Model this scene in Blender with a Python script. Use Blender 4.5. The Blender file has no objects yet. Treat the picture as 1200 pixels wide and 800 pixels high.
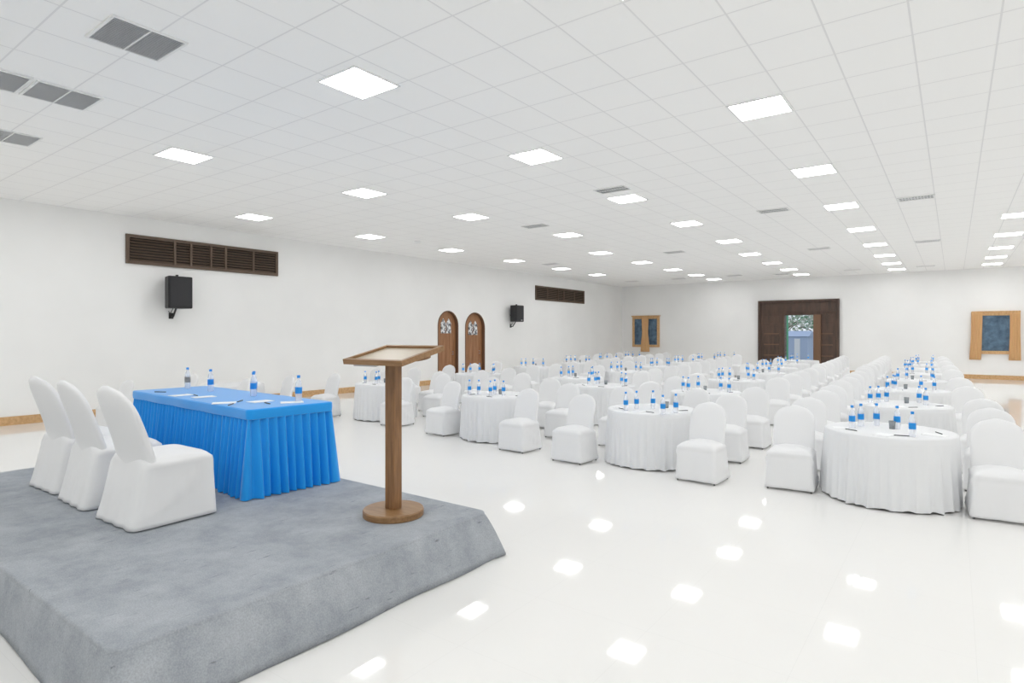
import bpy, bmesh, math, random
from mathutils import Vector, Matrix
PI = math.pi
sin, cos = math.sin, math.cos
rnd = random.Random(7)
scene = bpy.context.scene
C = scene.collection

# ------------------------------------------------------------------ materials
def mat(name, col, rough=0.6, metal=0.0, spec=0.5, **kw):
    m = bpy.data.materials.new(name); m.use_nodes = True
    b = m.node_tree.nodes['Principled BSDF']
    b.inputs['Base Color'].default_value = (*col, 1)
    b.inputs['Roughness'].default_value = rough
    b.inputs['Metallic'].default_value = metal
    b.inputs['Specular IOR Level'].default_value = spec
    for k, v in kw.items():
        b.inputs[k.replace('_', ' ')].default_value = v
    return m

def N(m, t, **kw):
    n = m.node_tree.nodes.new(t)
    for k, v in kw.items(): setattr(n, k, v)
    return n
def link(m, a, b): m.node_tree.links.new(a, b)
def bsdf(m): return m.node_tree.nodes['Principled BSDF']

def ramp_noise(m, c0, c1, scale=8, detail=4, stretch=(1, 1, 1), lo=.35, hi=.65, rough=.55, bump=0, bdist=.01, tex='NOISE'):
    tc = N(m, 'ShaderNodeTexCoord'); mp = N(m, 'ShaderNodeMapping')
    mp.inputs['Scale'].default_value = stretch
    link(m, tc.outputs['Object'], mp.inputs['Vector'])
    no = N(m, 'ShaderNodeTexNoise')
    no.inputs['Scale'].default_value = scale; no.inputs['Detail'].default_value = detail
    no.inputs['Roughness'].default_value = rough
    link(m, mp.outputs['Vector'], no.inputs['Vector'])
    r = N(m, 'ShaderNodeValToRGB')
    r.color_ramp.elements[0].position = lo; r.color_ramp.elements[0].color = (*c0, 1)
    r.color_ramp.elements[1].position = hi; r.color_ramp.elements[1].color = (*c1, 1)
    link(m, no.outputs['Fac'], r.inputs['Fac'])
    link(m, r.outputs['Color'], bsdf(m).inputs['Base Color'])
    if bump:
        bp = N(m, 'ShaderNodeBump'); bp.inputs['Strength'].default_value = bump
        bp.inputs['Distance'].default_value = bdist
        link(m, no.outputs['Fac'], bp.inputs['Height'])
        link(m, bp.outputs['Normal'], bsdf(m).inputs['Normal'])
    return no, r

WALLC = (.84, .845, .84)
m_wall = mat('white_plaster', WALLC, .85, spec=.2)
ramp_noise(m_wall, (.87, .872, .865), (.9, .902, .895), scale=.6, detail=3)
m_floor = mat('polished_tile', (.86, .855, .84), .045, spec=.42)
m_ceil = mat('ceiling_tile', (.84, .845, .84), .9, spec=.1)
m_fabric = mat('white_cover_fabric', (.81, .815, .825), .8, spec=.15, Sheen_Weight=.15)
m_cloth = mat('white_table_cloth', (.785, .795, .81), .75, spec=.2, Sheen_Weight=.1)
m_blue = mat('blue_satin', (.002, .325, .86), .5, spec=.4, Sheen_Weight=.4, Sheen_Roughness=.45)
m_carpet = mat('grey_carpet', (.27, .29, .31), .95, spec=.1)
m_wood = mat('walnut', (.2, .085, .035), .45)
ramp_noise(m_wood, (.16, .076, .029), (.29, .148, .06), scale=6, detail=5, stretch=(6, 6, .6), lo=.3, hi=.7)
m_wood_h = mat('walnut_flat', (.25, .13, .07), .4)
ramp_noise(m_wood_h, (.22, .115, .047), (.33, .19, .085), scale=5, detail=5, stretch=(1, 8, 8), lo=.3, hi=.7)
m_cream = mat('cream_desk_top', (.5, .43, .33), .35)
m_arch = mat('arched_door_wood', (.36, .17, .075), .5)
ramp_noise(m_arch, (.26, .115, .048), (.4, .2, .095), scale=3, detail=5, stretch=(5, 5, .5), lo=.3, hi=.7)
m_arch_dark = mat('arched_jamb_wood', (.17, .09, .05), .55)
m_dark_wood = mat('dark_door_wood', (.085, .045, .03), .45)
ramp_noise(m_dark_wood, (.05, .03, .022), (.105, .06, .04), scale=2, detail=5, stretch=(4, 4, .7), lo=.3, hi=.7)
m_mid_wood = mat('door_edge_wood', (.17, .09, .05), .45)
m_vent_wood = mat('vent_wood', (.12, .08, .055), .6)
m_vent_back = mat('vent_void', (.018, .012, .01), .9)
m_oak = mat('light_oak', (.6, .37, .18), .5)
ramp_noise(m_oak, (.5, .29, .12), (.68, .44, .23), scale=4, detail=4, stretch=(4, 4, 4), lo=.3, hi=.7)
m_curtain = mat('tan_curtain', (.68, .43, .22), .8, spec=.1)
m_pane = mat('dark_blue_pane', (.03, .065, .11), .25, spec=.5)
ramp_noise(m_pane, (.03, .07, .12), (.13, .22, .32), scale=5, detail=4, lo=.3, hi=.75)
m_black = mat('black_speaker', (.016, .016, .018), .5)
m_black2 = mat('speaker_grille', (.024, .024, .027), .65)
m_metal = mat('grey_metal', (.45, .45, .46), .35, metal=.8)
m_foot = mat('dark_foot', (.16, .16, .16), .5)
m_grille = mat('aluminium_grille', (.86, .87, .88), .5, metal=.2)
m_grille_back = mat('grille_back', (.42, .43, .44), .8)
m_white_frame = mat('white_metal_frame', (.84, .845, .84), .5)
m_bottle = mat('clear_plastic', (.93, .96, 1), .12, spec=.6, Alpha=.42)
m_label = mat('blue_label', (.01, .27, .72), .4)
m_label_grey = mat('grey_label', (.3, .27, .23), .5)
m_cap = mat('blue_cap', (.01, .27, .74), .35)
m_paper = mat('white_paper', (.88, .89, .9), .7)
m_pen = mat('dark_pen', (.03, .03, .035), .4)
m_glassg = mat('smoky_glass', (.35, .38, .4), .15, spec=.5, Alpha=.7)
m_glaze = mat('frosted_glazing', (.62, .65, .68), .3)
ramp_noise(m_glaze, (.1, .11, .13), (.85, .87, .88), scale=9, detail=3, lo=.42, hi=.56)

# floor: big glossy tiles with a hairline joint
def tile_grid(m, sx, sy, ox, oy, width, c_line, c_tile, bump=0.0, aux=None):
    tc = N(m, 'ShaderNodeTexCoord'); sep = N(m, 'ShaderNodeSeparateXYZ')
    link(m, tc.outputs['Object'], sep.inputs[0])
    outs = []
    for ax, s, o in ((0, sx, ox), (1, sy, oy)):
        a = N(m, 'ShaderNodeMath', operation='SUBTRACT'); a.inputs[1].default_value = o
        link(m, sep.outputs[ax], a.inputs[0])
        p = N(m, 'ShaderNodeMath', operation='PINGPONG'); p.inputs[1].default_value = s / 2
        link(m, a.outputs[0], p.inputs[0])
        l = N(m, 'ShaderNodeMath', operation='LESS_THAN'); l.inputs[1].default_value = width / 2
        link(m, p.outputs[0], l.inputs[0]); outs.append(l)
    mx = N(m, 'ShaderNodeMath', operation='MAXIMUM')
    link(m, outs[0].outputs[0], mx.inputs[0]); link(m, outs[1].outputs[0], mx.inputs[1])
    mix = N(m, 'ShaderNodeMix', data_type='RGBA')
    mix.inputs[6].default_value = (*c_tile, 1); mix.inputs[7].default_value = (*c_line, 1)
    link(m, mx.outputs[0], mix.inputs[0])
    link(m, mix.outputs[2], bsdf(m).inputs['Base Color'])
    return mix
TX, TY, OX, OY = .6224, .6765, -4.0354, 5.797
tile_grid(m_ceil, TX, TY, OX, OY, .016, (.8, .802, .805), (.95, .951, .945))
tile_grid(m_floor, .8, .8, .1, .2, .003, (.8, .795, .78), (.845, .84, .825))

# carpet: felt grain, soft patches and small dark drag marks
def carpet():
    m = m_carpet
    tc = N(m, 'ShaderNodeTexCoord')
    fine = N(m, 'ShaderNodeTexNoise'); fine.inputs['Scale'].default_value = 120; fine.inputs['Detail'].default_value = 3
    big = N(m, 'ShaderNodeTexNoise'); big.inputs['Scale'].default_value = 3.5; big.inputs['Detail'].default_value = 6; big.inputs['Roughness'].default_value = .7
    mp = N(m, 'ShaderNodeMapping'); mp.inputs['Scale'].default_value = (30, 3.6, 14)
    st = N(m, 'ShaderNodeTexNoise'); st.inputs['Scale'].default_value = 1.6; st.inputs['Detail'].default_value = 3
    link(m, tc.outputs['Object'], fine.inputs['Vector']); link(m, tc.outputs['Object'], big.inputs['Vector'])
    link(m, tc.outputs['Object'], mp.inputs['Vector']); link(m, mp.outputs['Vector'], st.inputs['Vector'])
    r = N(m, 'ShaderNodeValToRGB')
    e = r.color_ramp.elements
    e[0].position = .3; e[0].color = (.29, .315, .345, 1); e[1].position = .7; e[1].color = (.43, .455, .485, 1)
    link(m, big.outputs['Fac'], r.inputs['Fac'])
    mul = N(m, 'ShaderNodeMix', data_type='RGBA', blend_type='MULTIPLY'); mul.inputs[0].default_value = 1
    r2 = N(m, 'ShaderNodeValToRGB'); e = r2.color_ramp.elements
    e[0].position = .3; e[0].color = (.86, .86, .86, 1); e[1].position = .7; e[1].color = (1.1, 1.1, 1.1, 1)
    link(m, fine.outputs['Fac'], r2.inputs['Fac'])
    link(m, r.outputs['Color'], mul.inputs[6]); link(m, r2.outputs['Color'], mul.inputs[7])
    r3 = N(m, 'ShaderNodeValToRGB'); e = r3.color_ramp.elements
    e[0].position = .245; e[0].color = (.5, .5, .5, 1); e[1].position = .32; e[1].color = (1, 1, 1, 1)
    link(m, st.outputs['Fac'], r3.inputs['Fac'])
    mul2 = N(m, 'ShaderNodeMix', data_type='RGBA', blend_type='MULTIPLY'); mul2.inputs[0].default_value = 1
    link(m, mul.outputs[2], mul2.inputs[6]); link(m, r3.outputs['Color'], mul2.inputs[7])
    link(m, mul2.outputs[2], bsdf(m).inputs['Base Color'])
    bp = N(m, 'ShaderNodeBump'); bp.inputs['Strength'].default_value = .35; bp.inputs['Distance'].default_value = .003
    link(m, fine.outputs['Fac'], bp.inputs['Height']); link(m, bp.outputs['Normal'], bsdf(m).inputs['Normal'])
carpet()

m_panel = bpy.data.materials.new('lit_diffuser'); m_panel.use_nodes = True
nt = m_panel.node_tree; nt.nodes.clear()
em = nt.nodes.new('ShaderNodeEmission'); em.inputs['Color'].default_value = (1, 1, .995, 1)
LAMP = 15.0
em.inputs['Strength'].default_value = LAMP
ou = nt.nodes.new('ShaderNodeOutputMaterial'); nt.links.new(em.outputs[0], ou.inputs[0])

# ------------------------------------------------------------------ geometry helpers
def link_obj(name, me, m=None, parent=None, loc=None, rot=None, smooth=False):
    o = bpy.data.objects.new(name, me); C.objects.link(o)
    if m is not None:
        for mm in (m if isinstance(m, (list, tuple)) else [m]): me.materials.append(mm)
    if parent is not None: o.parent = parent
    if loc is not None: o.location = loc
    if rot is not None: o.rotation_euler = rot
    if smooth:
        for p in me.polygons: p.use_smooth = True
    return o

def mesh(name, vs, fs, m=None, parent=None, smooth=False, mats=None, **kw):
    me = bpy.data.meshes.new(name); me.from_pydata([tuple(v) for v in vs], [], fs)
    bm = bmesh.new(); bm.from_mesh(me); bmesh.ops.recalc_face_normals(bm, faces=bm.faces[:]); bm.to_mesh(me); bm.free()
    o = link_obj(name, me, m, parent, smooth=smooth, **kw)
    if mats:
        for p, i in zip(me.polygons, mats): p.material_index = i
    return o

class MB:
    def __init__(s): s.v = []; s.f = []; s.mi = []
    def add(s, vs, fs, mi=0):
        n = len(s.v); s.v += [tuple(v) for v in vs]; s.f += [tuple(i + n for i in f) for f in fs]; s.mi += [mi] * len(fs)
    def box(s, x0, x1, y0, y1, z0, z1, mi=0, M=None):
        vs = [Vector((x, y, z)) for x in (x0, x1) for y in (y0, y1) for z in (z0, z1)]
        if M is not None: vs = [M @ v for v in vs]
        s.add(vs, [(0, 1, 3, 2), (4, 6, 7, 5), (0, 4, 5, 1), (2, 3, 7, 6), (0, 2, 6, 4), (1, 5, 7, 3)], mi)
    def lathe(s, prof, n=16, mi=None, cx=0, cy=0):
        vs = []; fs = []; ms = []
        k = len(prof)
        for j, (r, z) in enumerate(prof):
            for i in range(n):
                a = 2 * PI * i / n; vs.append((cx + r * cos(a), cy + r * sin(a), z))
        for j in range(k - 1):
            for i in range(n):
                fs.append((j * n + i, j * n + (i + 1) % n, (j + 1) * n + (i + 1) % n, (j + 1) * n + i))
                ms.append(mi[j] if mi else 0)
        fs.append(tuple(range(n))[::-1]); ms.append(ms[0]); fs.append(tuple((k - 1) * n + i for i in range(n))); ms.append(ms[-2] if mi else 0)
        n0 = len(s.v); s.v += vs; s.f += [tuple(i + n0 for i in f) for f in fs]; s.mi += ms
    def rings(s, rings, cap0=True, cap1=True, mi=0):
        n = len(rings[0]); vs = [p for r in rings for p in r]; fs = []
        for j in range(len(rings) - 1):
            for i in range(n):
                fs.append((j * n + i, j * n + (i + 1) % n, (j + 1) * n + (i + 1) % n, (j + 1) * n + i))
        if cap0: fs.append(tuple(range(n))[::-1])
        if cap1: fs.append(tuple((len(rings) - 1) * n + i for i in range(n)))
        s.add(vs, fs, mi)
    def tube(s, pts, r, n=8, mi=0):
        rs = []
        for k, p in enumerate(pts):
            p = Vector(p); a = Vector(pts[max(k - 1, 0)]); b = Vector(pts[min(k + 1, len(pts) - 1)])
            d = (b - a).normalized(); q = d.to_track_quat('Z', 'Y')
            rs.append([p + q @ Vector((r * cos(2 * PI * i / n), r * sin(2 * PI * i / n), 0)) for i in range(n)])
        s.rings(rs, mi=mi)
    def build(s, name, m, parent=None, smooth=False, bevel=0, seg=2, **kw):
        me = bpy.data.meshes.new(name); me.from_pydata(s.v, [], s.f)
        bm = bmesh.new(); bm.from_mesh(me); bm.faces.ensure_lookup_table()
        for f, i in zip(bm.faces, s.mi): f.material_index = i
        bmesh.ops.recalc_face_normals(bm, faces=bm.faces[:])
        if bevel:
            bmesh.ops.bevel(bm, geom=[e for e in bm.edges if len(e.link_faces) == 2 and e.calc_face_angle(0) > .5], offset=bevel, segments=seg, affect='EDGES', profile=.5)
        bm.to_mesh(me); bm.free()
        return link_obj(name, me, m, parent, smooth=smooth, **kw)

def tag(o, label=None, cat=None, group=None, kind=None):
    if label: o['label'] = label
    if cat: o['category'] = cat
    if group: o['group'] = group
    if kind: o['kind'] = kind
    return o
def thing(name, label, cat, loc=(0, 0, 0), rotz=0, group=None):
    o = bpy.data.objects.new(name, None); C.objects.link(o)
    o.location = loc; o.rotation_euler = (0, 0, rotz); o.empty_display_size = .1
    return tag(o, label, cat, group)
def struct(o): o['kind'] = 'structure'; return o
def dup(root, loc, rotz, label, group=None, skip=()):
    r = root.copy(); C.objects.link(r); r.location = loc; r.rotation_euler = (0, 0, rotz); r['label'] = label
    if group: r['group'] = group
    for ch in list(root.children):
        if ch.name.split('.')[0] in skip: continue
        c = ch.copy(); C.objects.link(c); c.parent = r
        for g in list(ch.children):
            d = g.copy(); C.objects.link(d); d.parent = c
    return r
def setmats(me, m):
    me.materials.clear(); [me.materials.append(x) for x in m]

def slab_with_holes(name, outer, holes, thick, M, m):
    """flat outline with holes, given thickness, placed by matrix M (local xy = wall plane, z = outwards)"""
    cu = bpy.data.curves.new(name + '_c', 'CURVE'); cu.dimensions = '2D'; cu.fill_mode = 'BOTH'; cu.extrude = thick / 2
    for loop in [outer] + holes:
        sp = cu.splines.new('POLY'); sp.points.add(len(loop) - 1)
        for p, (x, y) in zip(sp.points, loop): p.co = (x, y, 0, 1)
        sp.use_cyclic_u = True
    tmp = bpy.data.objects.new(name + '_tmp', cu); C.objects.link(tmp)
    dg = bpy.context.evaluated_depsgraph_get()
    me = bpy.data.meshes.new_from_object(tmp.evaluated_get(dg)); me.name = name
    bpy.data.objects.remove(tmp); bpy.data.curves.remove(cu)
    me.transform(Matrix.Translation((0, 0, -thick / 2))); me.transform(M)
    me.materials.clear()
    return link_obj(name, me, m)

# ------------------------------------------------------------------ the room
XL, XR, YF, YB, HC = -15.1, 6.6, 30.9, -5.0, 4.5
b = MB(); b.box(XL - .4, XR + .4, YB - .4, YF + .2, -.2, 0); struct(b.build('floor', m_floor))
b = MB(); b.box(XL - .4, XR + .4, YB - .4, YF + .2, HC, HC + .2); struct(b.build('ceiling', m_ceil))
def arch_loop(y0, y1, top, n=20):
    r = (y1 - y0) / 2; c = (y0 + y1) / 2; zc = top - r
    return [(y0, .0), (y1, .0)] + [(c + r * cos(PI * i / n), zc + r * sin(PI * i / n)) for i in range(n + 1)]
ARCH = [(15.86, 16.98, 2.69), (17.37, 18.57, 2.67)]
ML = Matrix(((0, 0, 1, XL), (1, 0, 0, 0), (0, 1, 0, 0), (0, 0, 0, 1)))        # local x -> Y, y -> Z, z -> X
struct(slab_with_holes('wall_left', [(YB - .3, 0), (YF + .2, 0), (YF + .2, HC), (YB - .3, HC)],
       [arch_loop(a, c, t) for a, c, t in ARCH], .3, ML, m_wall))
MF = Matrix(((1, 0, 0, 0), (0, 0, -1, YF), (0, 1, 0, 0), (0, 0, 0, 1)))        # local x -> X, y -> Z, -z -> Y
DX0, DX1, DZ = -6.53, -5.27, 2.73
struct(slab_with_holes('wall_far', [(XL - .3, 0), (XR + .3, 0), (XR + .3, HC), (XL - .3, HC)],
       [[(DX0, .0), (DX1, .0), (DX1, DZ), (DX0, DZ)]], .3, MF, m_wall))
b = MB(); b.box(XR, XR + .3, YB - .3, YF, 0, HC); struct(b.build('wall_right', m_wall))
b = MB(); b.box(XL - .3, XR + .3, YB - .3, YB, 0, HC); struct(b.build('wall_rear', m_wall))
# oak baseboards
b = MB()
for y0, y1 in ((YB, ARCH[0][0]), (ARCH[0][1], ARCH[1][0]), (ARCH[1][1], YF)): b.box(XL, XL + .03, y0, y1, 0, .17)
struct(b.build('baseboard_left', m_oak))
b = MB()
b.box(XL, -7.74, YF - .03, YF, 0, .17); b.box(-4.21, XR, YF - .03, YF, 0, .17)
struct(b.build('baseboard_far', m_oak))
b = MB(); b.box(XR - .03, XR, YB, YF, 0, .17); struct(b.build('baseboard_right', m_oak))

# arched doors in the left wall
for i, (y0, y1, top) in enumerate(ARCH):
    root = thing('door_%d' % (i + 1), ['arched brown wooden door in the left wall, nearer the lectern', 'arched brown wooden door in the left wall, nearer the black speaker'][i], 'door', (XL - .12, (y0 + y1) / 2, 0))
    struct(root)
    w = (y1 - y0) / 2; zc = top - w
    def loop(r, bottom, n=24): return [(-r, bottom), (r, bottom)] + [(r * cos(PI * k / n), zc + r * sin(PI * k / n)) for k in range(n + 1)]
    # leaf
    L = loop(w - .002, .0)
    mb = MB(); mb.rings([[(-.03, a, z) for a, z in L], [(.0, a, z) for a, z in L]])
    for k in range(-2, 3):                                                     # grooved planks
        mb.box(0, .006, k * w * .36 - .012, k * w * .36 + .012, .12, zc - .05)
    leaf = mb.build('leaf', m_arch, root)
    # jamb lining the recess
    Lo, Li = loop(w - .001, .0), loop(w - .03, .0)
    mb = MB(); n = len(Lo); vs = []
    for (a, z) in Lo: vs.append((.0, a, z))
    for (a, z) in Li: vs.append((.0, a, z))
    for (a, z) in Lo: vs.append((.132, a, z))
    for (a, z) in Li: vs.append((.132, a, z))
    fs = []
    for k in range(1, n):
        q = (k + 1) % n
        fs += [(n + k, n + q, 3 * n + q, 3 * n + k), (k, q, 2 * n + q, 2 * n + k), (2 * n + k, 2 * n + q, 3 * n + q, 3 * n + k)]
    mb.add(vs, fs); mb.build('jamb', m_arch_dark, root)
    # glazed light in the head of the door, two leaded panes
    mb = MB()
    for (a0, a1) in ((-.27, -.02), (.02, .27)):
        mb.box(.0, .012, a0, a1, zc - .28, zc + .12 if a0 < 0 else zc + .1)
        mb.add([(.012, a0, zc + .1), (.012, a1, zc + .1), (.012, (a0 + a1) / 2, zc + .28), (.0, a0, zc + .1), (.0, a1, zc + .1), (.0, (a0 + a1) / 2, zc + .28)], [(0, 1, 2), (3, 4, 5), (0, 2, 5, 3), (1, 2, 5, 4), (0, 1, 4, 3)])
    mb.build('glazed_light', m_glaze, root)
    mb = MB(); mb.tube([(.0, w * .62, 1.05), (.05, w * .62, 1.05), (.05, w * .62, 1.17), (0, w * .62, 1.17)], .011); mb.build('handle', m_metal, root)

# far entrance: tall dark panelled doors around a bright opening
root = struct(thing('door_3', 'wide dark brown panelled entrance in the far wall, open in the middle', 'door', (-5.975, YF, 0)))
X0, X1, ZT = -7.74 + 5.975, -4.21 + 5.975, 3.45
o0, o1 = DX0 + 5.975, DX1 + 5.975
mb = MB()
mb.box(X0, X0 + .1, -.14, 0, 0, ZT); mb.box(X1 - .1, X1, -.14, 0, 0, ZT); mb.box(X0 + .1, X1 - .1, -.14, 0, ZT - .1, ZT)
mb.box(o0 - .1, o0, -.12, .3, 0, DZ + .1); mb.box(o1, o1 + .1, -.12, .3, 0, DZ + .1); mb.box(o0, o1, -.12, .3, DZ, DZ + .1)
mb.build('frame', m_dark_wood, root, bevel=.006, seg=1)
mb = MB(); mb.box(X0 + .1, X1 - .1, -.06, 0, DZ + .1, ZT - .1)
for k in range(3):
    a = X0 + .2 + k * 1.1; mb.box(a, a + 1.0, -.075, -.06, DZ + .18, ZT - .18)
mb.build('header_panel', m_dark_wood, root, bevel=.005, seg=1)
for (a, c) in ((X0 + .1, o0 - .1), (o1 + .1, X1 - .1)):
    mb = MB(); mb.box(a, c, -.06, 0, 0, DZ + .1)
    st = .11
    mb.box(a, a + st, -.09, -.06, 0, DZ + .1); mb.box(c - st, c, -.09, -.06, 0, DZ + .1)
    for z in (0, .68, 1.2, 1.72, 2.24, 2.7): mb.box(a + st, c - st, -.09, -.06, z, z + .12)
    leaf = mb.build('leaf', m_dark_wood, root, bevel=.006, seg=1)
    mb = MB()
    for z in (.8, 1.32, 1.84): mb.box(a + st + .06, c - st - .06, -.1, -.06, z - .015, z + .03)
    mb.build('moulding', m_mid_wood, leaf)
# folded open leaf seen edge-on beside the opening
mb = MB(); mb.box(o1 + .0, o1 + .32, -.19, -.13, .02, DZ)
for k in range(6): mb.box(o1 + .06, o1 + .26, -.2, -.19, .25 + k * .4, .5 + k * .4)
mb.build('leaf', m_mid_wood, root)['label'] = 'folded lighter brown leaf right of the opening'

# windows in the far wall
def curtain(name, label, xa, xb, wb0, wb1, z0, z1, y):
    """gathered drape: top spans xa..xb, bottom spans wb0..wb1"""
    mb = MB(); n = 56; rows = 14; front = []; rings = []
    for j in range(rows + 1):
        t = j / rows; z = z1 + (z0 - z1) * t
        a = xa + (wb0 - xa) * t ** 2; c = xb + (wb1 - xb) * t ** 2
        pin = 1 - (.16 if z0 > .8 else .04) * math.exp(-((t - .45) / .2) ** 2)
        mid = (a + c) / 2; hw = (c - a) / 2 * pin
        ring = []
        for i in range(n + 1):
            u = i / n; ring.append((mid - hw + 2 * hw * u, y - .03 - .018 * cos(u * 2 * PI * 5) * (1 if t > .03 else .4), z))
        for i in range(n, -1, -1):
            u = i / n; ring.append((mid - hw + 2 * hw * u, y - .022 - .018 * cos(u * 2 * PI * 5) * (1 if t > .03 else .4) + .006, z))
        rings.append(ring)
    mb.rings(rings)
    return tag(mb.build(name, m_curtain, smooth=True), label, 'curtain')

def window(n, label, x0, x1, z0, z1, panes):
    root = struct(thing('window_%d' % n, label, 'window', ((x0 + x1) / 2, YF, z0)))
    cx = (x0 + x1) / 2; f = .13
    mb = MB(); W = (x1 - x0) / 2; H = z1 - z0
    mb.box(-W, -W + f, -.08, 0, 0, H); mb.box(W - f, W, -.08, 0, 0, H)
    mb.box(-W + f, W - f, -.08, 0, 0, f); mb.box(-W + f, W - f, -.08, 0, H - f, H)
    mb.box(-W - .05, W + .05, -.11, 0, H, H + .05)
    if len(panes) > 1: mb.box(-.07, .07, -.08, 0, f, H - f)
    mb.build('window_frame', m_oak, root, bevel=.006, seg=1)
    for (a, c) in panes:
        mb = MB(); mb.box(a - cx, c - cx, -.035, -.015, f, H - f); mb.build('pane', m_pane, root)
window(1, 'small oak-framed window with two dark blue panes on the far wall, left of the entrance', -14.45, -12.87, 1.12, 2.8, [(-14.32, -13.73), (-13.59, -13.0)])
window(2, 'oak-framed window with one dark blue pane on the far wall, right of the entrance', .62, 2.06, 1.02, 2.7, [(.75, 1.93)])
curtain('curtain', 'tan curtain gathered down the middle of the small two-pane window', -13.86, -13.46, -13.93, -13.4, .86, 2.8, YF - .09)
curtain('curtain', 'tan curtain hanging at the left side of the right-hand window', .56, .93, .5, .88, .78, 2.71, YF - .09)
curtain('curtain', 'tan curtain hanging at the right side of the right-hand window', 1.78, 2.1, 1.74, 2.12, .78, 2.71, YF - .09)

# wooden louvred vents high on the left wall
def wall_vent(label, y0, y1, z0, z1, div):
    root = thing('wall_vent', label, 'vent', (XL, y0, z0))
    W = y1 - y0; H = z1 - z0; f = .07
    mb = MB(); mb.box(0, .05, 0, W, 0, f); mb.box(0, .05, 0, W, H - f, H); mb.box(0, .05, 0, f, f, H - f); mb.box(0, .05, W - f, W, f, H - f)
    for d in div: mb.box(0, .05, d * W - .025, d * W + .025, f, H - f)
    mb.build('frame', m_vent_wood, root)
    mb = MB(); mb.box(.0, .006, f, W - f, f, H - f); mb.build('backing', m_vent_back, root)
    ed = [f] + [d * W for d in div] + [W - f]
    n = 8
    for k in range(n):
        mb = MB(); z = f + (k + .5) * (H - 2 * f) / n
        for a, c in zip(ed[:-1], ed[1:]):
            mb.add([(.008, a + .02, z + .016), (.008, c - .02, z + .016), (.042, c - .02, z - .014), (.042, a + .02, z - .014),
                    (.008, a + .02, z + .006), (.008, c - .02, z + .006), (.042, c - .02, z - .024), (.042, a + .02, z - .024)],
                   [(0, 1, 2, 3), (7, 6, 5, 4), (0, 3, 7, 4), (1, 5, 6, 2), (3, 2, 6, 7), (0, 4, 5, 1)])
        mb.build('slat', m_vent_wood, root)
wall_vent('long brown wooden louvre vent high on the left wall above the nearer speaker', 5.67, 9.45, 3.42, 4.09, [.28, .38, .51, .61, .81])
wall_vent('brown wooden louvre vent high on the left wall near the far corner', 22.14, 26.52, 3.36, 4.01, [.22, .43, .55, .78])

# loudspeakers on brackets
def speaker(label, y, z0, z1, dx=.42):
    H = z1 - z0; W = .56
    root = thing('wall_speaker', label, 'speaker', (XL, y, z0))
    mb = MB()
    # trapezoid cabinet, narrower at the back
    D0, D1 = .12, .5
    sec = [(D0, -W * .34), (D1, -W / 2), (D1, W / 2), (D0, W * .34)]
    mb.rings([[(x, a, 0) for x, a in sec], [(x, a, H) for x, a in sec]])
    cab = mb.build('cabinet', m_black, root, bevel=.025, seg=3)
    mb = MB(); mb.box(D1, D1 + .015, -W / 2 + .03, W / 2 - .03, .04, H - .05); gr = mb.build('grille', m_black2, root, bevel=.012, seg=2)
    if y > 10: mb = MB(); mb.box(D1 + .015, D1 + .02, W * .08, W * .26, .05, .085); mb.build('badge', m_metal, gr)
    mb = MB(); mb.tube([(.0, 0, -.2), (.12, 0, -.19), (.27, 0, .01)], .022); mb.build('bracket', m_black, root)
    mb = MB(); mb.tube([(.0, -.05, -.06), (.1, -.06, -.12), (.2, -.04, .0)], .008); mb.build('cable', m_black, root)
    mb = MB(); mb.box(0, .02, -.05, .05, -.24, -.1); mb.build('bracket_plate', m_black, root)
    mb = MB(); mb.box(.0, .14, -.03, .03, .25, .31); mb.build('bracket_arm', m_black, root)
    mb = MB(); mb.box(.28, .34, -.02, .02, H - .005, H + .045); mb.build('hanging_lug', m_black, root)
    root.rotation_euler = (0, 0, 0)
speaker('black loudspeaker on a bracket under the long louvre vent, nearer the camera', 6.65, 2.42, 3.17)
speaker('black loudspeaker on a bracket to the right of the arched doors', 20.3, 2.34, 3.03)
# ------------------------------------------------------------------ ceiling lights
LX = [-12.92, -9.2, -5.22, -1.9, 1.17]
LY = [4.18, 7.5, 10.9, 14.2, 17.6, 20.85, 23.9, 26.7, 29.2]
shift = {(-9.2, 10.9): (.3, -.45), (-9.2, 14.2): (.8, -.3), (-9.2, 7.5): (.15, 0)}
def snap(v, o, s): return o + (round((v - o) / s - .5) + .5) * s
lw = .6
mb = MB()
for a in (-1, 1):
    mb.box(a * lw / 2 - .012, a * lw / 2 + .012, -lw / 2 - .012, lw / 2 + .012, -.012, 0)
    mb.box(-lw / 2 + .012, lw / 2 - .012, a * lw / 2 - .012, a * lw / 2 + .012, -.012, 0)
lr = thing('ceiling_light', 'x', 'ceiling light', (0, 0, HC))
mb.build('frame', m_white_frame, lr)
mb = MB(); mb.box(-lw / 2 + .012, lw / 2 - .012, -lw / 2 + .012, lw / 2 - .012, -.008, 0); mb.build('diffuser', m_panel, lr)
ORD = ['first', 'second', 'third', 'fourth', 'fifth', 'sixth', 'seventh', 'eighth', 'ninth', 'tenth', 'eleventh', 'twelfth']
COLN = ['leftmost line on the ceiling', 'second ceiling line from the left', 'middle line on the ceiling', 'second ceiling line from the right', 'rightmost line on the ceiling']
used = False
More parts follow.
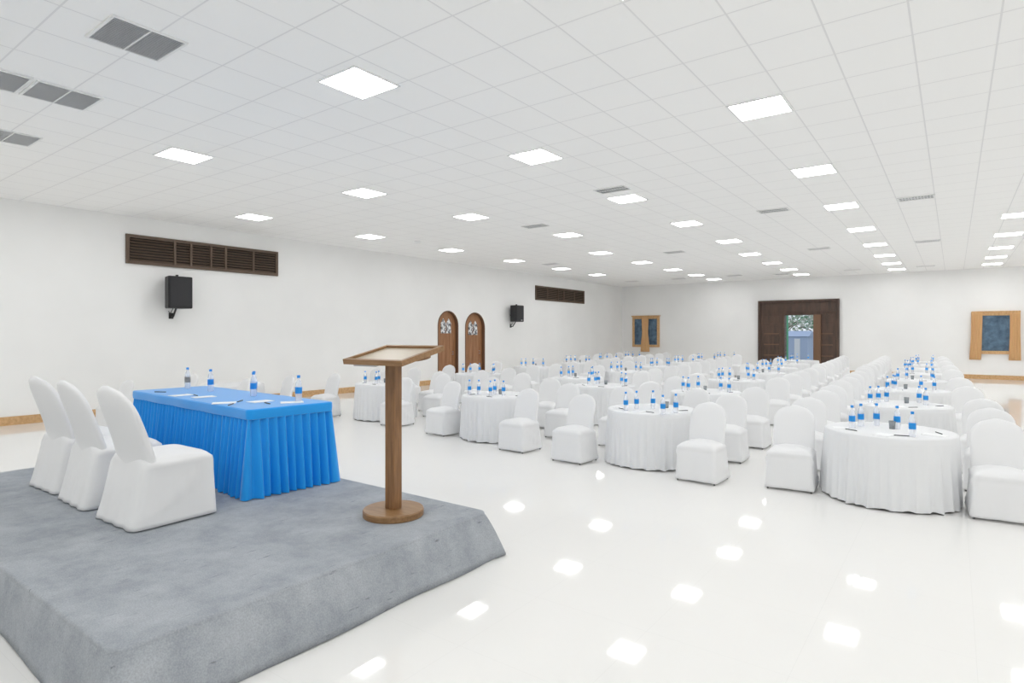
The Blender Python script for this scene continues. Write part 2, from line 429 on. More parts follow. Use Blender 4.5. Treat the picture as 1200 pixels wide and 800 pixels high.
for ci, x in enumerate(LX):
    k = 0
    for y in LY:
        if (x == 1.17 and y < 17) or (x == -12.92 and (y < 7 or y > 26)): continue
        dx, dy = shift.get((x, y), (0, 0))
        lab = 'square lit panel, %s from near end, %s' % (ORD[k], COLN[ci]); k += 1
        X = x + dx; Y = y + dy
        X, Y = {(-5.22, 4.18): (-5.14, 4.18), (-5.22, 7.5): (-5.1, 7.5), (-9.2, 4.18): (-9.34, 4.3), (-9.2, 7.5): (-9.03, 7.48)}.get((x, y), (X, Y))
        if x > -3 and y < 12: X, Y = snap(X, OX, TX), snap(Y, OY, TY)
        if x == -9.2 and y > 17: X = -9.38
        if x == -5.22 and y > 20: X = -5.5
        if not used: lr.location = (X, Y, HC); lr['label'] = lab; lr['group'] = 'lit ceiling panels'; used = True
        else: dup(lr, (X, Y, HC), 0, lab, 'lit ceiling panels')
# the same panels outside the picture, as lamps only
def area(x, y, sx, sy, power):
    l = bpy.data.lights.new('panel_lamp', 'AREA'); l.shape = 'RECTANGLE'; l.size = sx; l.size_y = sy; l.energy = power; l.color = (1, 1, .995)
    o = bpy.data.objects.new('panel_lamp', l); C.objects.link(o); o.location = (x, y, HC - .02)
PW = LAMP * PI * .36
for x in [-12.92, -9.2, -5.22, -1.9, 1.17, 4.6]:
    for y in (.85, -2.5): area(x, y, .6, .6, PW)
for y in LY: area(4.6, y, .6, .6, PW)
for y in LY[:4]: area(1.17, y, .6, .6, PW)
area(-12.92, 4.18, .6, .6, PW)

# ceiling air grilles
def grille(sy, n):
    root = thing('ceiling_vent', 'x', 'ceiling vent', (0, 0, HC)); s = .3
    mb = MB()
    for a in (-1, 1):
        mb.box(a * s - .01, a * s + .01, -sy / 2 - .01, sy / 2 + .01, -.017, 0)
        mb.box(-s + .012, s - .012, a * sy / 2 - .012, a * sy / 2 + .012, -.018, 0)
    mb.box(-s, s, -.006, .006, -.018, 0)
    mb.build('frame', m_white_frame, root)
    mb = MB(); mb.box(-s, s, -sy / 2, sy / 2, -.004, 0); mb.build('backing', m_grille_back, root)
    mb = MB()
    for k in range(n):
        x = -s + .02 + (2 * s - .04) * k / (n - 1)
        mb.add([(x - .008, -sy / 2 + .01, -.004), (x - .008, sy / 2 - .01, -.004), (x + .006, sy / 2 - .01, -.016), (x + .006, -sy / 2 + .01, -.016),
                (x - .005, -sy / 2 + .01, -.003), (x - .005, sy / 2 - .01, -.003), (x + .009, sy / 2 - .01, -.015), (x + .009, -sy / 2 + .01, -.015)],
               [(0, 1, 2, 3), (4, 7, 6, 5), (0, 3, 7, 4), (1, 5, 6, 2), (2, 6, 7, 3), (0, 4, 5, 1)])
    mb.build('louvre', m_grille, root)
    return root
g1 = grille(.6, 22)
near = [((-6.0, 2.35), 'grey louvred ceiling grille, the largest in view, above the left of the stage'),
        ((-8.1, 2.4), 'grey louvred ceiling grille at the left edge, right-hand one of two touching'),
        ((-8.1, 1.75), 'grey louvred ceiling grille cut by the left edge, left-hand one of two touching'),
        ((-10.35, 2.45), 'grey louvred ceiling grille at the left edge, lowest of the four near ones')]
for k, ((x, y), lab) in enumerate(near):
    if k == 0: g1.location = (x, y, HC); g1['label'] = lab; g1['group'] = 'ceiling air grilles'
    else: dup(g1, (x, y, HC), 0, lab, 'ceiling air grilles')
g2 = grille(.32, 12)
far = [((-5.1, 10.02), 'thin grey ceiling vent just left of a panel on the middle line'),
       ((-8.35, 12.25), 'thin grey ceiling vent beside the panels of the second line from the left wall'),
       ((-3.15, 13.8), 'thin grey ceiling vent between the two lines of lights right of the middle'),
       ((-.6, 14.2), 'darkest thin ceiling vent, right of the second line of lights from the right'),
       ((-.62, 20.95), 'thin ceiling vent between the two right-hand lines of lights, middle one of three'),
       ((-3.4, 20.75), 'thin faint ceiling vent halfway down between the middle and right lines of lights'),
       ((-7.35, 18.85), 'thin ceiling vent halfway down, left of the middle line of lights'),
       ((-12.35, 19.2), 'small dark ceiling vent close to the left wall'),
       ((-8.05, 27.9), 'thin dark ceiling vent near the far wall, above the left of the entrance'),
       ((-.9, 28.55), 'thin ceiling vent near the far wall between the two right-hand lines of lights'),
       ((-13.1, 27.9), 'thin faint ceiling vent in the far left corner'),
       ((-3.4, 28.4), 'thin faint ceiling vent near the far wall, right of the entrance'),
       ((-10.7, 28.0), 'thin short ceiling vent near the far wall above the small two-pane window'),
       ((-6.2, 28.5), 'thin faint ceiling vent near the far wall above the entrance')]
for k, ((x, y), lab) in enumerate(far):
    if k == 0: g2.location = (x, y, HC); g2['label'] = lab; g2['group'] = 'ceiling air grilles'
    else: dup(g2, (x, y, HC), 0, lab, 'ceiling air grilles')
mb = MB(); mb.lathe([(.001, -.05), (.05, -.048), (.09, -.02), (.1, 0)], 20)
tag(mb.build('smoke_detector', m_grille, smooth=True, loc=(-12.5, 12.3, HC)), 'tiny round grey detector on the ceiling near the left wall', 'smoke detector')

# ------------------------------------------------------------------ stage
SH = .35
sx0, sx1, sy0, sy1 = -8.1, -3.08, 1.1, 3.84
def rrect(x0, x1, y0, y1, r, n=10, per=26):
    """rounded rectangle, points evenly enough spaced; returns (x, y, nx, ny, cornerness)"""
    out = []
    for (cx, cy, a0) in ((x1 - r, y1 - r, 0), (x0 + r, y1 - r, PI / 2), (x0 + r, y0 + r, PI), (x1 - r, y0 + r, 1.5 * PI)):
        for i in range(n + 1):
            a = a0 + PI / 2 * i / n; out.append((cx + r * cos(a), cy + r * sin(a), cos(a), sin(a), 1 - abs(i / n - .5) * 2))
    res = []
    for k in range(len(out)):
        p = out[k]; q = out[(k + 1) % len(out)]; res.append(p)
        d = math.hypot(q[0] - p[0], q[1] - p[1])
        if d > r * 1.2:
            for j in range(1, per): t = j / per; res.append((p[0] + (q[0] - p[0]) * t, p[1] + (q[1] - p[1]) * t, p[2], p[3], 0))
    return res
R = rrect(sx0, sx1, sy0, sy1, .085)
rings = []
def flare(nx, ny): return .12 * max(nx, 0) + .06 * max(-ny, 0) + .11 * max(ny, 0) + .04 * max(-nx, 0)
for ins, z in ((.08, SH), (.02, SH), (.012, SH - .001), (.003, SH - .006), (0, SH - .014), (-.001, SH - .02)):
    rings.append([(x - nx * ins, y - ny * ins, z) for x, y, nx, ny, c in R])
for t in (.01, .05, .15, .3, .5, .7, .85, 1):
    ring = []
    for k, (x, y, nx, ny, c) in enumerate(R):
        o = flare(nx, ny) * t ** .8 + .012 * t * sin(k * .55) + .02 * t * c * cos(k * 1.9)
        ring.append((x + nx * o, y + ny * o, (SH - .022) * (1 - t) + .004 * t + .004 * t * (1 + sin(k * .7))))
    rings.append(ring)
mb = MB(); mb.rings(rings[::-1])
tag(mb.build('stage_platform', m_carpet, smooth=True), 'low stage covered in grey felt carpet with draped edges', 'stage')

# ------------------------------------------------------------------ covered chairs
def sup(w, d, n, p=4.5):
    """superellipse outline, n points"""
    out = []
    for i in range(n):
        a = 2 * PI * i / n; ca, sa = cos(a), sin(a)
        k = (abs(ca) ** p + abs(sa) ** p) ** (-1 / p)
        out.append((w * k * ca, d * k * sa))
    return out
def lerp(a, b, t): return a + (b - a) * t
def chair_meshes(W, D, HS, HT, flare_b, lean, seed, btop=.86):
    """front faces -Y. W, D floor size, HS seat height, HT total height"""
    rg = random.Random(seed); n = 72; HEM = .012 if W > .6 else .026
    rings = []
    Zs = [HEM, HEM + .03, .12, .18, .24, .3, .36, HS - .06, HS - .035, HS - .015, HS - .002, HS + .012, HS + .02]
    for z in Zs:
        t = min(z / (HS - .05), 1)
        w = lerp(W / 2, W / 2 * .9, t ** .8); yb = lerp(D / 2 + flare_b, D / 2 - .01, t ** .75); yf = lerp(-D / 2, -D / 2 + .015, t)
        if z > HS - .05:
            u = (z - (HS - .05)) / .07; sh = (1 - math.sqrt(max(1 - u * u, 0))) * .09 if u < 1 else .09
            w -= sh; yb -= sh * .3; yf += sh
            if abs(z - (HS - .035)) < .001: w += .012; yf -= .012                # rolled cushion edge
        c = (yb + yf) / 2; d = (yb - yf) / 2
        ring = []
        for i, (x, y) in enumerate(sup(w, d, n, 18 if z < HS - .04 else 9)):
            a = 2 * PI * i / n
            # diagonal drape creases on the two sides, soft folds elsewhere
            if z < HS - .05:
                s = (y / d + 1) / 2; side = max(0, abs(x) / w - .9) * 10
                line = .1 + .75 * (1 - s)                                        # rises from the back hem to the front top
                g = math.exp(-((z / HS - line) / .055) ** 2)
                x += (1 if x > 0 else -1) * .02 * g * side
                fr = max(0, -y / d - .9) * 10
                y -= fr * .006 * sin(x * 28 + seed) * (1 - z / HS)
                bk = max(0, y / d - .9) * 10
                y += bk * .008 * sin(x * 34 + 1 + seed) * (1 - z / HS)
            ring.append((x, c + y, z + (.002 * sin(3 * a + seed) if z < .05 else 0)))
        rings.append(ring)
    for sh in (.75, .45, .15):
        last = rings[-1]; cx = 0; cy = sum(p[1] for p in last) / n
        base = rings[len(Zs) - 1]; by = sum(p[1] for p in base) / n
        rings.append([(p[0] * sh, by + (p[1] - by) * sh, HS + .02 + .022 * (1 - sh * sh)) for p in base])
    s = MB(); s.rings(rings)
    # backrest
    bk = MB(); br = []; m = 40; HB = HT - HS
    yb0 = D / 2 - .062
    K = 18
    for k in range(K + 1):
        t = k / K; z = HS - .14 + (HB + .14) * t
        tt = (z - HS) / HB
        wmid = W / 2 * lerp(.86, btop, min(max(tt, 0) / .5, 1))
        top = .42
        u = max(0, (tt - (1 - top)) / top)
        w = wmid * math.sqrt(max(1 - (u * .995) ** 2.4, .002))
        th = lerp(.052, .034, max(tt, 0)) * math.sqrt(max(1 - (u * .985) ** 6, .02))
        y = yb0 + lean * max(tt, 0) ** 1.15
        br.append([(x, y + yy + .03 * (x / (W / 2)) ** 2 * -1, z) for x, yy in sup(max(w, .006), th, m, 3)])
    bk.rings(br)
    f = MB()
    f.lathe([(.01, 0), (.011, .004), (.01, .05)], 8)
    return s, bk, f
def make_chair(name, dims, seed, cat='chair'):
    W, D, HS, HT, fb, lean = dims
    s, bk, f = chair_meshes(*dims, seed)
    root = thing(name, 'x', cat)
    s.build('seat_cover', m_fabric, root, smooth=True)
    bk.build('backrest_cover', m_fabric, root, smooth=True)
    q = .08 if W > .6 else .035
    foot = f.build('chair_foot', m_foot, root, loc=(W / 2 - q, -D / 2 + q, 0))
    for (x, y) in ((-W / 2 + q, -D / 2 + q), (W / 2 - q, D / 2 + fb - q), (-W / 2 + q, D / 2 + fb - q)):
        c = foot.copy(); C.objects.link(c); c.parent = root; c.location = (x, y, 0)
    return root
# the three on the stage
st = make_chair('covered_chair', (.68, .56, .5, 1.065, .09, .19), 3)
labs = ['white covered chair on the stage, nearest the camera', 'white covered chair on the stage, middle of the three', 'white covered chair on the stage, farthest of the three and leftmost']
spots = [(-5.14, 2.2, PI + .02), (-6.03, 2.2, PI - .03), (-6.84, 2.22, PI + .03)]
for k, ((x, y, a), lab) in enumerate(zip(spots, labs)):
    if k == 0:
        st.location = (x, y, SH); st.rotation_euler = (0, 0, a); st['label'] = lab; st['group'] = 'covered chairs on the stage'
    else: dup(st, (x, y, SH), a, lab, 'covered chairs on the stage')

# ------------------------------------------------------------------ blue table on the stage
bx0, bx1, by0, by1, BH = -7.8, -4.98, 2.87, 3.7, .79
bt = thing('long_table', 'long table on the stage with a bright blue pleated skirt', 'table', (-6.38, 3.355, SH), -.06)
hx, hy = (bx1 - bx0) / 2, (by1 - by0) / 2
def dense_rect(hx, hy, r, step):
    pts = []
    seg = [((hx - r, hy), (-hx + r, hy), (0, 1)), ((-hx, hy - r), (-hx, -hy + r), (-1, 0)), ((-hx + r, -hy), (hx - r, -hy), (0, -1)), ((hx, -hy + r), (hx, hy - r), (1, 0))]
    cen = [(-hx + r, hy - r, PI / 2), (-hx + r, -hy + r, PI), (hx - r, -hy + r, 1.5 * PI), (hx - r, hy - r, 2 * PI)]
    s = 0
    for (p, q, nn), (cx, cy, a0) in zip(seg, cen):
        L = math.hypot(q[0] - p[0], q[1] - p[1]); k = int(L / step)
        for i in range(k):
            t = i / k; e = min(t, 1 - t) * L
            pts.append((p[0] + (q[0] - p[0]) * t, p[1] + (q[1] - p[1]) * t, nn[0], nn[1], s + L * t, math.exp(-(e / .06) ** 2)))
        s += L
        for i in range(8):
            a = a0 + PI / 2 * i / 8; pts.append((cx + r * cos(a), cy + r * sin(a), cos(a), sin(a), s + r * PI / 2 * i / 8, 1))
        s += r * PI / 2
    return pts, s
P, S = dense_rect(hx, hy, .03, .0085)
npl = round(S / .082)
rg = random.Random(5); ph = [rg.uniform(-.5, .5) for _ in range(npl + 1)]; am = [rg.uniform(.6, 1.3) for _ in range(npl + 1)]
def pleat(s, t):
    u = s / S * npl; k = int(u) % npl; f = u - int(u)
    # a fold that swings up then tucks sharply back
    v = (f / .78) if f < .78 else (1 - f) / .22
    v = v * v * (3 - 2 * v)
    v2 = .5 + .5 * sin(2 * PI * (u * .37 + .2))
    return (v - .5) * am[k] * lerp(.034, .07, t) + (v2 - .5) * .025 * t
rings = []
for j in range(13):
    t = j / 12; z = BH - .085 + (.006 - (BH - .085)) * t
    ring = []
    for (x, y, nx, ny, s, c) in P:
        o = -.006 + pleat(s, t) + t * .05 + c * .02 * t
        ring.append((x + nx * o, y + ny * o, z))
    rings.append(ring)
mb = MB(); mb.rings(rings[::-1], cap0=False, cap1=False)
mb.build('pleated_skirt', m_blue, bt, smooth=True)
rings = []
for (o, z) in ((.004, BH - .095), (.014, BH - .09), (.018, BH - .05), (.016, BH - .012), (.008, BH - .002), (-.01, BH)):
    rings.append([(x + nx * (o + .004 * sin(s * 9)), y + ny * (o + .004 * sin(s * 9)), z) for (x, y, nx, ny, s, c) in P])
mb = MB(); mb.rings(rings, cap0=False, cap1=True); mb.build('top_cloth', m_blue, bt, smooth=False)
mb = MB(); mb.box(-hx + .03, hx - .03, -hy + .03, hy - .03, BH - .03, BH - .005); mb.build('table_board', m_wood_h, bt)

# ------------------------------------------------------------------ bottles, pads, pens
def bottle_mesh(name, full=True, label_mat=None):
    body = [(.026, 0), (.032, .006), (.032, .075), (.0325, .08), (.0325, .135), (.032, .14), (.031, .165), (.025, .195), (.014, .215), (.0135, .232)]
    if full:
        root = thing(name, 'x', 'bottle')
        mb = MB(); mb.lathe(body, 20); mb.build('bottle_body', m_bottle, root, smooth=True)
        mb = MB(); mb.lathe([(.0332, .078), (.0335, .08), (.0335, .14), (.0332, .142)], 20); mb.build('label_band', label_mat or m_label, root, smooth=True)
        mb = MB(); mb.lathe([(.015, .232), (.016, .236), (.016, .254), (.014, .258)], 16); mb.build('cap', m_cap, root, smooth=True)
        return root
    mb = MB(); prof = body[:3] + [(.0335, .078), (.0335, .142)] + [(.031, .165), (.025, .195), (.0145, .215), (.0145, .23), (.016, .234), (.016, .257)]
    mi = [0, 0, 0, 1, 0, 0, 0, 0, 2, 2]
    mb.lathe(prof, 12, mi)
    return mb
proto_b = bottle_mesh('water_bottle'); proto_bg = bottle_mesh('water_bottle', label_mat=m_label_grey)
mbf = bottle_mesh('water_bottle', full=False)
proto_bf = mbf.build('water_bottle', [m_bottle, m_label, m_cap], smooth=True); proto_bf['category'] = 'bottle'
state = {}
def place(proto, loc, rz, label, group=None):
    k = proto.name
    if k not in state:
        state[k] = 1; proto.location = loc; proto.rotation_euler = (0, 0, rz); proto['label'] = label
        if group: proto['group'] = group
        return proto
    return dup(proto, loc, rz, label, group)
TZ = SH + BH + .0005
place(proto_bg, (-7.55, 3.52, TZ), 0, 'water bottle with a grey label, leftmost on the blue table', 'bottles on the blue table')
for (x, y, lab) in ((-6.95, 3.5, 'blue-capped water bottle with blue label, second from the left on the blue table'),
                    (-6.04, 3.5, 'blue-labelled water bottle third from the left on the blue table, in front of another one'),
                    (-6.2, 3.6, 'blue-labelled water bottle half hidden behind another on the blue table'),
                    (-5.22, 3.5, 'blue-labelled water bottle at the right end of the blue table')):
    place(proto_b, (x, y, TZ), rnd.uniform(0, 6), lab, 'bottles on the blue table')

mb = MB(); mb.box(-.075, .075, -.105, .105, 0, .004); mb.box(-.075, .075, .09, .105, .004, .0055)
pad = mb.build('notepad', m_paper); pad['category'] = 'notepad'
mb = MB(); mb.tube([(0, -.07, .0055), (0, .06, .0055), (0, .07, .0045)], .005, 6)
pen = mb.build('pen', m_pen); pen['category'] = 'pen'
mb = MB(); mb.lathe([(.028, 0), (.034, .09), (.031, .09), (.026, .006)], 16)
glass = mb.build('drinking_glass', m_glassg, smooth=True); glass['category'] = 'glass'
padspots = [(-6.75, 3.08, 'leftmost'), (-6.38, 3.14, 'second from the left'), (-5.66, 2.98, 'third from the left'), (-5.5, 3.26, 'fourth from the left, behind a pen'), (-5.18, 3.4, 'rightmost')]
for (x, y, w) in padspots:
    place(pad, (x, y, TZ), rnd.uniform(-.6, .6), 'white notepad on the blue table, ' + w, 'notepads on the blue table')
for (x, y, w) in ((-6.6, 3.16, 'beside the leftmost notepad'), (-5.66, 3.14, 'between the third and fourth notepads'), (-5.46, 2.94, 'closest to the near corner'), (-5.28, 3.2, 'beside the rightmost notepad'), (-7.3, 3.1, 'near its left end')):
    place(pen, (x, y, TZ), rnd.uniform(.6, 2.4), 'dark pen on the blue table, ' + w, 'pens on the blue table')

# ------------------------------------------------------------------ lectern
lc = thing('lectern', 'slim wooden lectern with a slanted tray top and round base, at the stage edge', 'lectern', (-3.63, 3.3, SH), .0475)
mb = MB(); mb.lathe([(.238, 0), (.242, .008), (.242, .045), (.236, .055)], 64)
mb.build('base', m_wood_h, lc, smooth=False)
mb = MB(); mb.box(-.052, .052, -.045, .045, .053, 1.25); mb.build('pole', m_wood, lc, bevel=.008, seg=2)
tl = .2195; zt = 1.658 - SH
Mt = Matrix.Translation((0, 0, zt)) @ Matrix.Rotation(tl, 4, 'X')
w, d = .647, .496
mb = MB()
for (a, c, e, f) in ((-w / 2, w / 2, -d / 2, -d / 2 + .035), (-w / 2, w / 2, d / 2 - .035, d / 2), (-w / 2, -w / 2 + .035, -d / 2 + .035, d / 2 - .035), (w / 2 - .035, w / 2, -d / 2 + .035, d / 2 - .035)):
    mb.box(a, c, e, f, -.042, 0, M=Mt)
mb.build('tray_rim', m_wood_h, lc)
mb = MB(); mb.box(-w / 2 + .03, w / 2 - .03, -d / 2 + .03, d / 2 - .03, -.035, -.018, M=Mt)
dt = mb.build('reading_surface', m_cream, lc); dt['label'] = 'cream reading surface'
mb = MB(); mb.box(-w / 2 + .07, .0, -d / 2 + .04, -d / 2 + .08, -.065, -.042, M=Mt); mb.build('support_bar', m_metal, lc)
mb = MB(); mb.box(-.06, .06, -.06, .12, -.06, -.036, M=Mt)
mb.rings([[(Mt @ Vector((x, y, zz))) for x, y in [(.18 + .09 * cos(2 * PI * i / 20), .1 + .09 * sin(2 * PI * i / 20)) for i in range(20)]] for zz in (-.075, -.04)])
mb.build('under_bracket', m_wood, lc)

# ------------------------------------------------------------------ round tables
def cloth_mesh(seed, r=.63, H=.75):
    rg = random.Random(seed); n = 264; rings = []
    nf = 17 + seed % 4; p1, p2 = rg.uniform(0, 6), rg.uniform(0, 6)
    prof = [(r - .3, H), (r - .04, H), (r - .012, H - .003), (r - .001, H - .014)]
    for rr, z in prof: rings.append([(rr * cos(2 * PI * i / n), rr * sin(2 * PI * i / n), z) for i in range(n)])
    for j in range(1, 13):
        t = j / 12; z = (H - .014) * (1 - t) + .018 * t
        ring = []
        for i in range(n):
            a = 2 * PI * i / n
            w_ = sin(a * nf + p1 + .9 * sin(a * 3 + p2)); fold = (1 - abs(w_)) ** 1.2
            am = .035 + .02 * sin(a * 5 + p2)
            rr = r + .02 * t + (fold * am * 1.1 - .01) * t ** .8 + .004 * t * sin(a * 47)
            ring.append((rr * cos(a), rr * sin(a), z + .008 * t * sin(a * nf + p2)))
        rings.append(ring)
    mb = MB(); mb.rings(rings[::-1], cap0=False, cap1=True)
    return mb
def make_table(seed):
    root = thing('round_table', 'x', 'table')
    cloth_mesh(seed).build('tablecloth', m_cloth, root, smooth=True)
    mb = MB(); mb.lathe([(.6, .72), (.6, .742)], 48); mb.build('table_board', m_wood_h, root)
    return root
protos = [make_table(s) for s in (1, 2, 3)]
COLS = [
 ('the rightmost column', [(-.58, 7.8), (-.62, 10.77), (-.66, 13.72), (-.7, 16.7), (-.75, 19.6), (-.8, 22.5), (-.85, 25.4), (-.9, 28.2)]),
 ('the second column from right', [(-3.45, 8.02), (-3.7, 11.05), (-4.1, 14.4), (-4.3, 17.45), (-4.6, 20.5), (-4.8, 23.6), (-5.0, 26.7)]),
 ('the third column from right', [(-6.45, 8.3), (-5.85, 11.15), (-7.5, 12.85), (-7.65, 15.9), (-7.9, 19.0), (-8.1, 22.0), (-8.3, 25.0), (-8.4, 28.0)]),
 ('the leftmost column', [(-9.95, 8.8), (-10.4, 12.5), (-11.2, 16.3), (-11.4, 19.6), (-11.8, 22.8), (-12.1, 26.0)])]
SPECIAL = {(0, 0): [(-.345, 7.4), (-.51, 7.9), (-.92, 7.66), (-.86, 7.9), (-.72, 8.05)],
           (1, 0): [(-3.66, 7.6), (-3.6, 7.82), (-3.44, 8.02), (-3.08, 7.5), (-3.0, 7.75)],
           (2, 0): [(-6.85, 8.0), (-6.72, 8.1), (-6.52, 8.3), (-6.42, 8.05), (-6.25, 8.2)],
           (3, 0): [(-10.3, 8.55), (-10.15, 8.8), (-10.0, 8.6), (-9.85, 8.85)]}
TH = .7505
tables = []; k = 0; seen = [False] * 3
def put_table(x, y, label, k):
    p = protos[k % 3]
    if not seen[k % 3]:
        seen[k % 3] = True; p.location = (x, y, 0); p['label'] = label; p['group'] = 'round tables in white cloths'; p.rotation_euler = (0, 0, k * .7)
    else: dup(p, (x, y, 0), k * .7, label, 'round tables in white cloths')
    tables.append((x, y))
BW = ['nearest', 'second', 'third', 'fourth', 'fifth', 'sixth', 'seventh', 'eighth']
def sideword(dx, dy):
    lr = 'left' if dx < -.15 else 'right' if dx > .15 else 'middle'
    return lr
for ci, (cname, tl_) in enumerate(COLS):
    for ti, (x, y) in enumerate(tl_):
        where = 'the %s table of %s' % (BW[ti], cname)
        put_table(x, y, 'round table in long white cloth, %s from the camera in %s' % (BW[ti] if ti else 'first', cname), k); k += 1
        rg = random.Random(100 * ci + ti)
        sp = SPECIAL.get((ci, ti))
        if not sp:
            sp = []
            for a0 in (205, 165, 130, 60, 20, -20)[:(5 if y < 20 else 4)]:
                a = math.radians(a0 + rg.uniform(-12, 12)); r = rg.uniform(.28, .46); sp.append((x + r * cos(a), y + r * sin(a)))
        nb = len(sp); far_t = y > 12
        if far_t:
            for (bx, by) in sp:
                place(proto_bf, (bx, by, TH), rg.uniform(0, 6), 'small blue-labelled bottle on ' + where, 'bottles on ' + where)
        else:
            order = sorted(sp, key=lambda q: (q[0] * .804 + q[1] * .595) / (-q[0] * .595 + q[1] * .804))
            for bi, (bx, by) in enumerate(order):
                w_ = 'leftmost' if bi == 0 else 'rightmost' if bi == nb - 1 else BW[bi] + ' from the left'
                place(proto_b, (bx, by, TH), rg.uniform(0, 6), 'blue-labelled bottle, %s on %s' % (w_, where), 'bottles on ' + where)
        # pads and pens
        if far_t:
            for j in range(2):
                a = rg.uniform(-2.8, -1.9) + 1.3 * j; place(pad, (x + .44 * cos(a), y + .44 * sin(a), TH), rg.uniform(-.7, .7), 'white notepad lying on ' + where, 'notepads on ' + where)
            a = rg.uniform(-2.5, -.6); place(pen, (x + .3 * cos(a), y + .3 * sin(a), TH), rg.uniform(0, 3), 'dark pen lying on ' + where)
        else:
            for j, (a, w_) in enumerate(((-2.75, 'left'), (-1.6, 'near'), (-.35, 'right'))):
                place(pad, (x + .45 * cos(a), y + .45 * sin(a), TH), a + PI / 2 + rg.uniform(-.4, .4), 'white notepad, %s side of %s' % (w_, where), 'notepads on ' + where)
                place(pen, (x + .45 * cos(a + .36), y + .45 * sin(a + .36), TH), a + rg.uniform(-.4, .9), 'dark pen, %s side of %s' % (w_, where), 'pens on ' + where)
        if ti < 4:
            place(glass, (x + rg.uniform(-.1, .15), y + rg.uniform(.02, .2), TH), 0, 'small smoky drinking glass on ' + where)
put_table(-12.3, 6.65, 'round white-clothed table half hidden behind the blue stage table', k)

# ------------------------------------------------------------------ chairs in the hall
hc = [make_chair('covered_chair', (.53, .45, .46, .93, .03, .12), 11), make_chair('covered_chair', (.53, .46, .455, .94, .04, .11), 12)]
placed = []; hseen = [False, False]
def put_chair(x, y, rz, label, group):
    for (a, c) in placed:
        if math.hypot(a - x, c - y) < .56: return False
    for (a, c) in tables:
        h_ = .25 if y < 9 else .29
        if max(0, abs(x - a) - h_) ** 2 + max(0, abs(y - c) - h_) ** 2 < .665 ** 2: return False
    placed.append((x, y)); i = len(placed) % 2; p = hc[i]
    if not hseen[i]:
        hseen[i] = True; p.location = (x, y, 0); p.rotation_euler = (0, 0, rz); p['label'] = label; p['group'] = group
    else: dup(p, (x, y, 0), rz, label, group, skip=() if y < 12.5 else ('chair_foot',))
    return True
G = 'white covered chairs among the round tables'
# each table column has a file of chairs down either side, all turned to the stage
ORD2 = ORD + ['thirteenth', 'fourteenth', 'fifteenth', 'sixteenth', 'seventeenth', 'eighteenth', 'nineteenth', 'twentieth']
def file_of(name, x0, y0, slope, step, n, jit):
    rg = random.Random(len(name)); c = 0
    for j in range(n):
        y = y0 + step * j
        if y > 29.9: break
        x = x0 + slope * (y - y0) + rg.uniform(-jit, jit)
        lab = 'white covered chair, %s from camera, %s' % (ORD2[c], name)
        if put_chair(x, y + rg.uniform(-.04, .04), rg.uniform(-.1, .1), lab, G): c += 1
file_of('right side of the rightmost column', .37, 7.58, -.035, 1.2, 19, .02)
file_of('left side of the rightmost column', -1.545, 7.62, -.035, 1.24, 18, .03)
file_of('right side of the second column from right', -2.53, 7.4, -.055, 1.35, 16, .05)
file_of('left side of the second column from right', -4.36, 7.42, -.065, 1.42, 15, .05)
file_of('right side of the third column from right', -5.45, 7.6, -.115, 1.38, 15, .08)
file_of('left side of the third column from right', -7.45, 7.95, -.105, 1.4, 14, .08)
file_of('right side of the leftmost column', -8.95, 8.2, -.12, 1.4, 15, .1)
file_of('left side of the leftmost column', -11.05, 8.15, -.12, 1.4, 15, .1)
# a few more between and behind tables
for x, y, lab in ((-11.3, 7.1, 'white covered chair behind the blue stage table, left of the leftmost tables'),
                  (-11.25, 6.1, 'white covered chair seen just above the middle of the blue stage table'),
                  (-13.35, 6.1, 'white covered chair left of the table hidden behind the blue stage table'),
                  (-12.75, 4.6, 'white covered chair near the left wall, seen behind the nearest stage chair'),
                  (-12.1, 10.2, 'white covered chair near the left wall beyond the blue table'),
                  (-9.9, 10.2, 'white covered chair behind the nearest table of the leftmost column'),
                  (-6.4, 9.75, 'white covered chair behind the nearest table of the third column from the right'),
                  (-3.4, 9.4, 'white covered chair behind the nearest table of the second column from the right')):
    put_chair(x, y, rnd.uniform(-.15, .15), lab, G)

# ------------------------------------------------------------------ outside the open entrance
m_grass = mat('outdoor_ground', (.25, .25, .2), .95)
ramp_noise(m_grass, (.3, .32, .25), (.5, .48, .42), scale=1.5)
m_leaf = mat('foliage', (.1, .28, .14), .7)
ramp_noise(m_leaf, (.16, .36, .22), (.75, .74, .7), scale=4, detail=5, lo=.4, hi=.6)
m_bark = mat('bark', (.25, .2, .17), .9)
m_shed = mat('pale_blue_wall', (.42, .52, .72), .7)
m_shed_door = mat('white_door', (.75, .79, .86), .6)
m_green = mat('green_post', (.12, .42, .25), .6)
b = MB(); b.box(-40, 25, YF + .3, YF + 60, -.25, -.05); struct(b.build('outdoor_ground', m_grass))
sh = thing('garden_shed', 'pale blue shed with a white door seen through the open entrance', 'shed', (-8.0, 41.5, -.05))
mb = MB(); mb.box(-.65, .55, 0, 2, 0, 1.75); mb.build('wall_panel', m_shed, sh)
mb = MB(); mb.box(-.22, .12, -.04, 0, .05, 1.6); mb.build('shed_door', m_shed_door, sh, bevel=.01, seg=1)
mb = MB(); mb.add([(-.75, -.1, 1.74), (.65, -.1, 1.74), (.65, 2.1, 1.74), (-.75, 2.1, 1.74), (-.75, 1, 2.1), (.65, 1, 2.1)], [(0, 1, 5, 4), (3, 4, 5, 2), (0, 4, 3), (1, 2, 5), (0, 3, 2, 1)]); mb.build('shed_roof', m_shed, sh)
mb = MB(); mb.lathe([(.09, -.05), (.09, 3.0), (.08, 3.02)], 12); tag(mb.build('green_pole', m_green, loc=(-7.3, 34.9, 0)), 'green post just outside the entrance', 'post')
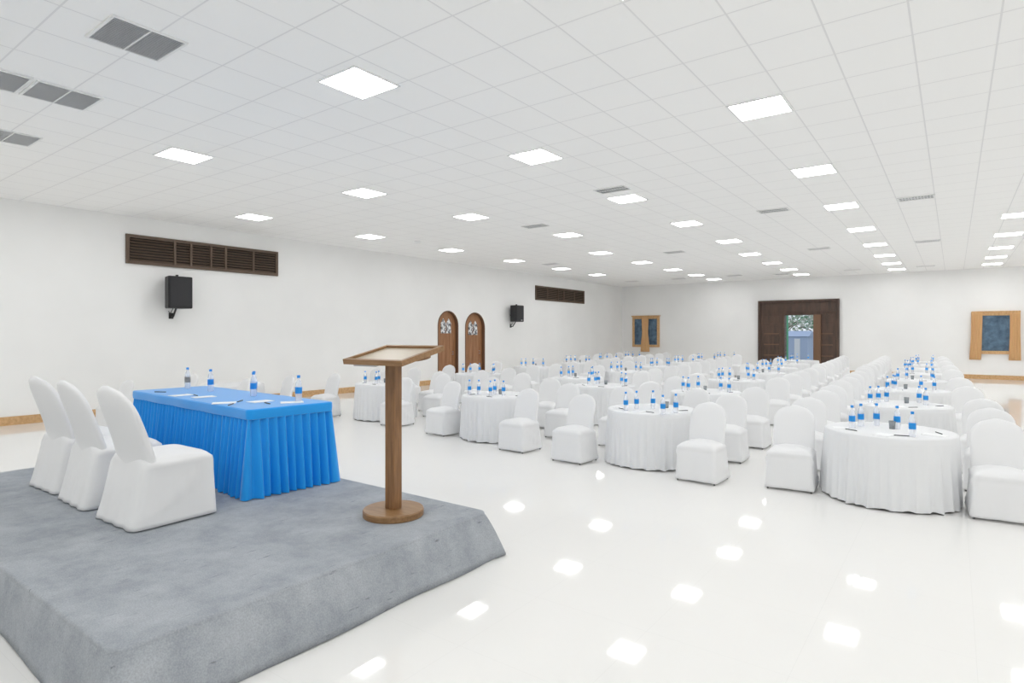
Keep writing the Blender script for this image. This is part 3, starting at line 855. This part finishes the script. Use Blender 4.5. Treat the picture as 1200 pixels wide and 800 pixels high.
def tree(name, label, x, y, h, r, seed, leafy=1.0):
    rg = random.Random(seed); root = thing(name, label, 'tree', (x, y, -.05))
    mb = MB(); mb.tube([(0, 0, 0), (.1, 0, h * .3), (-.05, .1, h * .6), (.1, 0, h * .9)], .09)
    for k in range(9):
        a = rg.uniform(0, 6.28); z = h * rg.uniform(.35, .85); L = rg.uniform(.6, 1.2) * r
        mb.tube([(0, 0, z), (L * .5 * cos(a), L * .5 * sin(a), z + .35 * L), (L * cos(a), L * sin(a), z + .5 * L)], .03, 6)
    mb.build('trunk', m_bark, root, smooth=True)
    mb = MB()
    for k in range(int(1500 * leafy)):
        a = rg.uniform(0, 6.28); u = rg.uniform(-1, 1); q = rg.random() ** .4 * r; s = math.sqrt(1 - u * u)
        c = Vector((q * s * cos(a), q * s * sin(a), h * .72 + q * u * .8)); e = Vector((rg.gauss(0, 1), rg.gauss(0, 1), rg.gauss(0, 1))).normalized()
        f = e.orthogonal().normalized() * .12; g = e.cross(f) * .6
        mb.add([c - f, c - g, c + f, c + g], [(0, 1, 2, 3)])
    o = mb.build('foliage', m_leaf, root)
tree('tree', 'leafy tree outside, behind the shed at the left of the opening', -10.2, 47.7, 4.8, 2.3, 4)
tree('tree', 'thin-branched tree outside, at the right of the opening', -7.2, 44.0, 4.6, 1.6, 9, .5)

# ------------------------------------------------------------------ world, camera, colour
w = bpy.data.worlds.new('World'); scene.world = w; w.use_nodes = True
bg = w.node_tree.nodes['Background']; bg.inputs['Color'].default_value = (.86, .92, 1, 1); bg.inputs['Strength'].default_value = .9
cam = bpy.data.cameras.new('Camera'); co = bpy.data.objects.new('Camera', cam); C.objects.link(co)
F, VX, HY = 700., 1118., 392.
cam.sensor_width = 36; cam.lens = F / 1200 * 36; cam.shift_y = (HY - 400) / 1200; cam.clip_end = 300
co.location = (0, 0, 1.8); co.rotation_euler = (PI / 2, 0, math.atan((VX - 600) / F))
scene.camera = co
scene.view_settings.view_transform = 'Standard'; scene.view_settings.look = 'None'
scene.view_settings.gamma = 1; scene.view_settings.exposure = 0.12; scene.view_settings.use_curve_mapping = False
scene.cycles.use_denoising = True
scene.cycles.max_bounces = 12; scene.cycles.diffuse_bounces = 8; scene.cycles.glossy_bounces = 4; scene.cycles.transmission_bounces = 8
scene.cycles.caustics_reflective = False; scene.cycles.caustics_refractive = False
scene.cycles.sample_clamp_indirect = 6
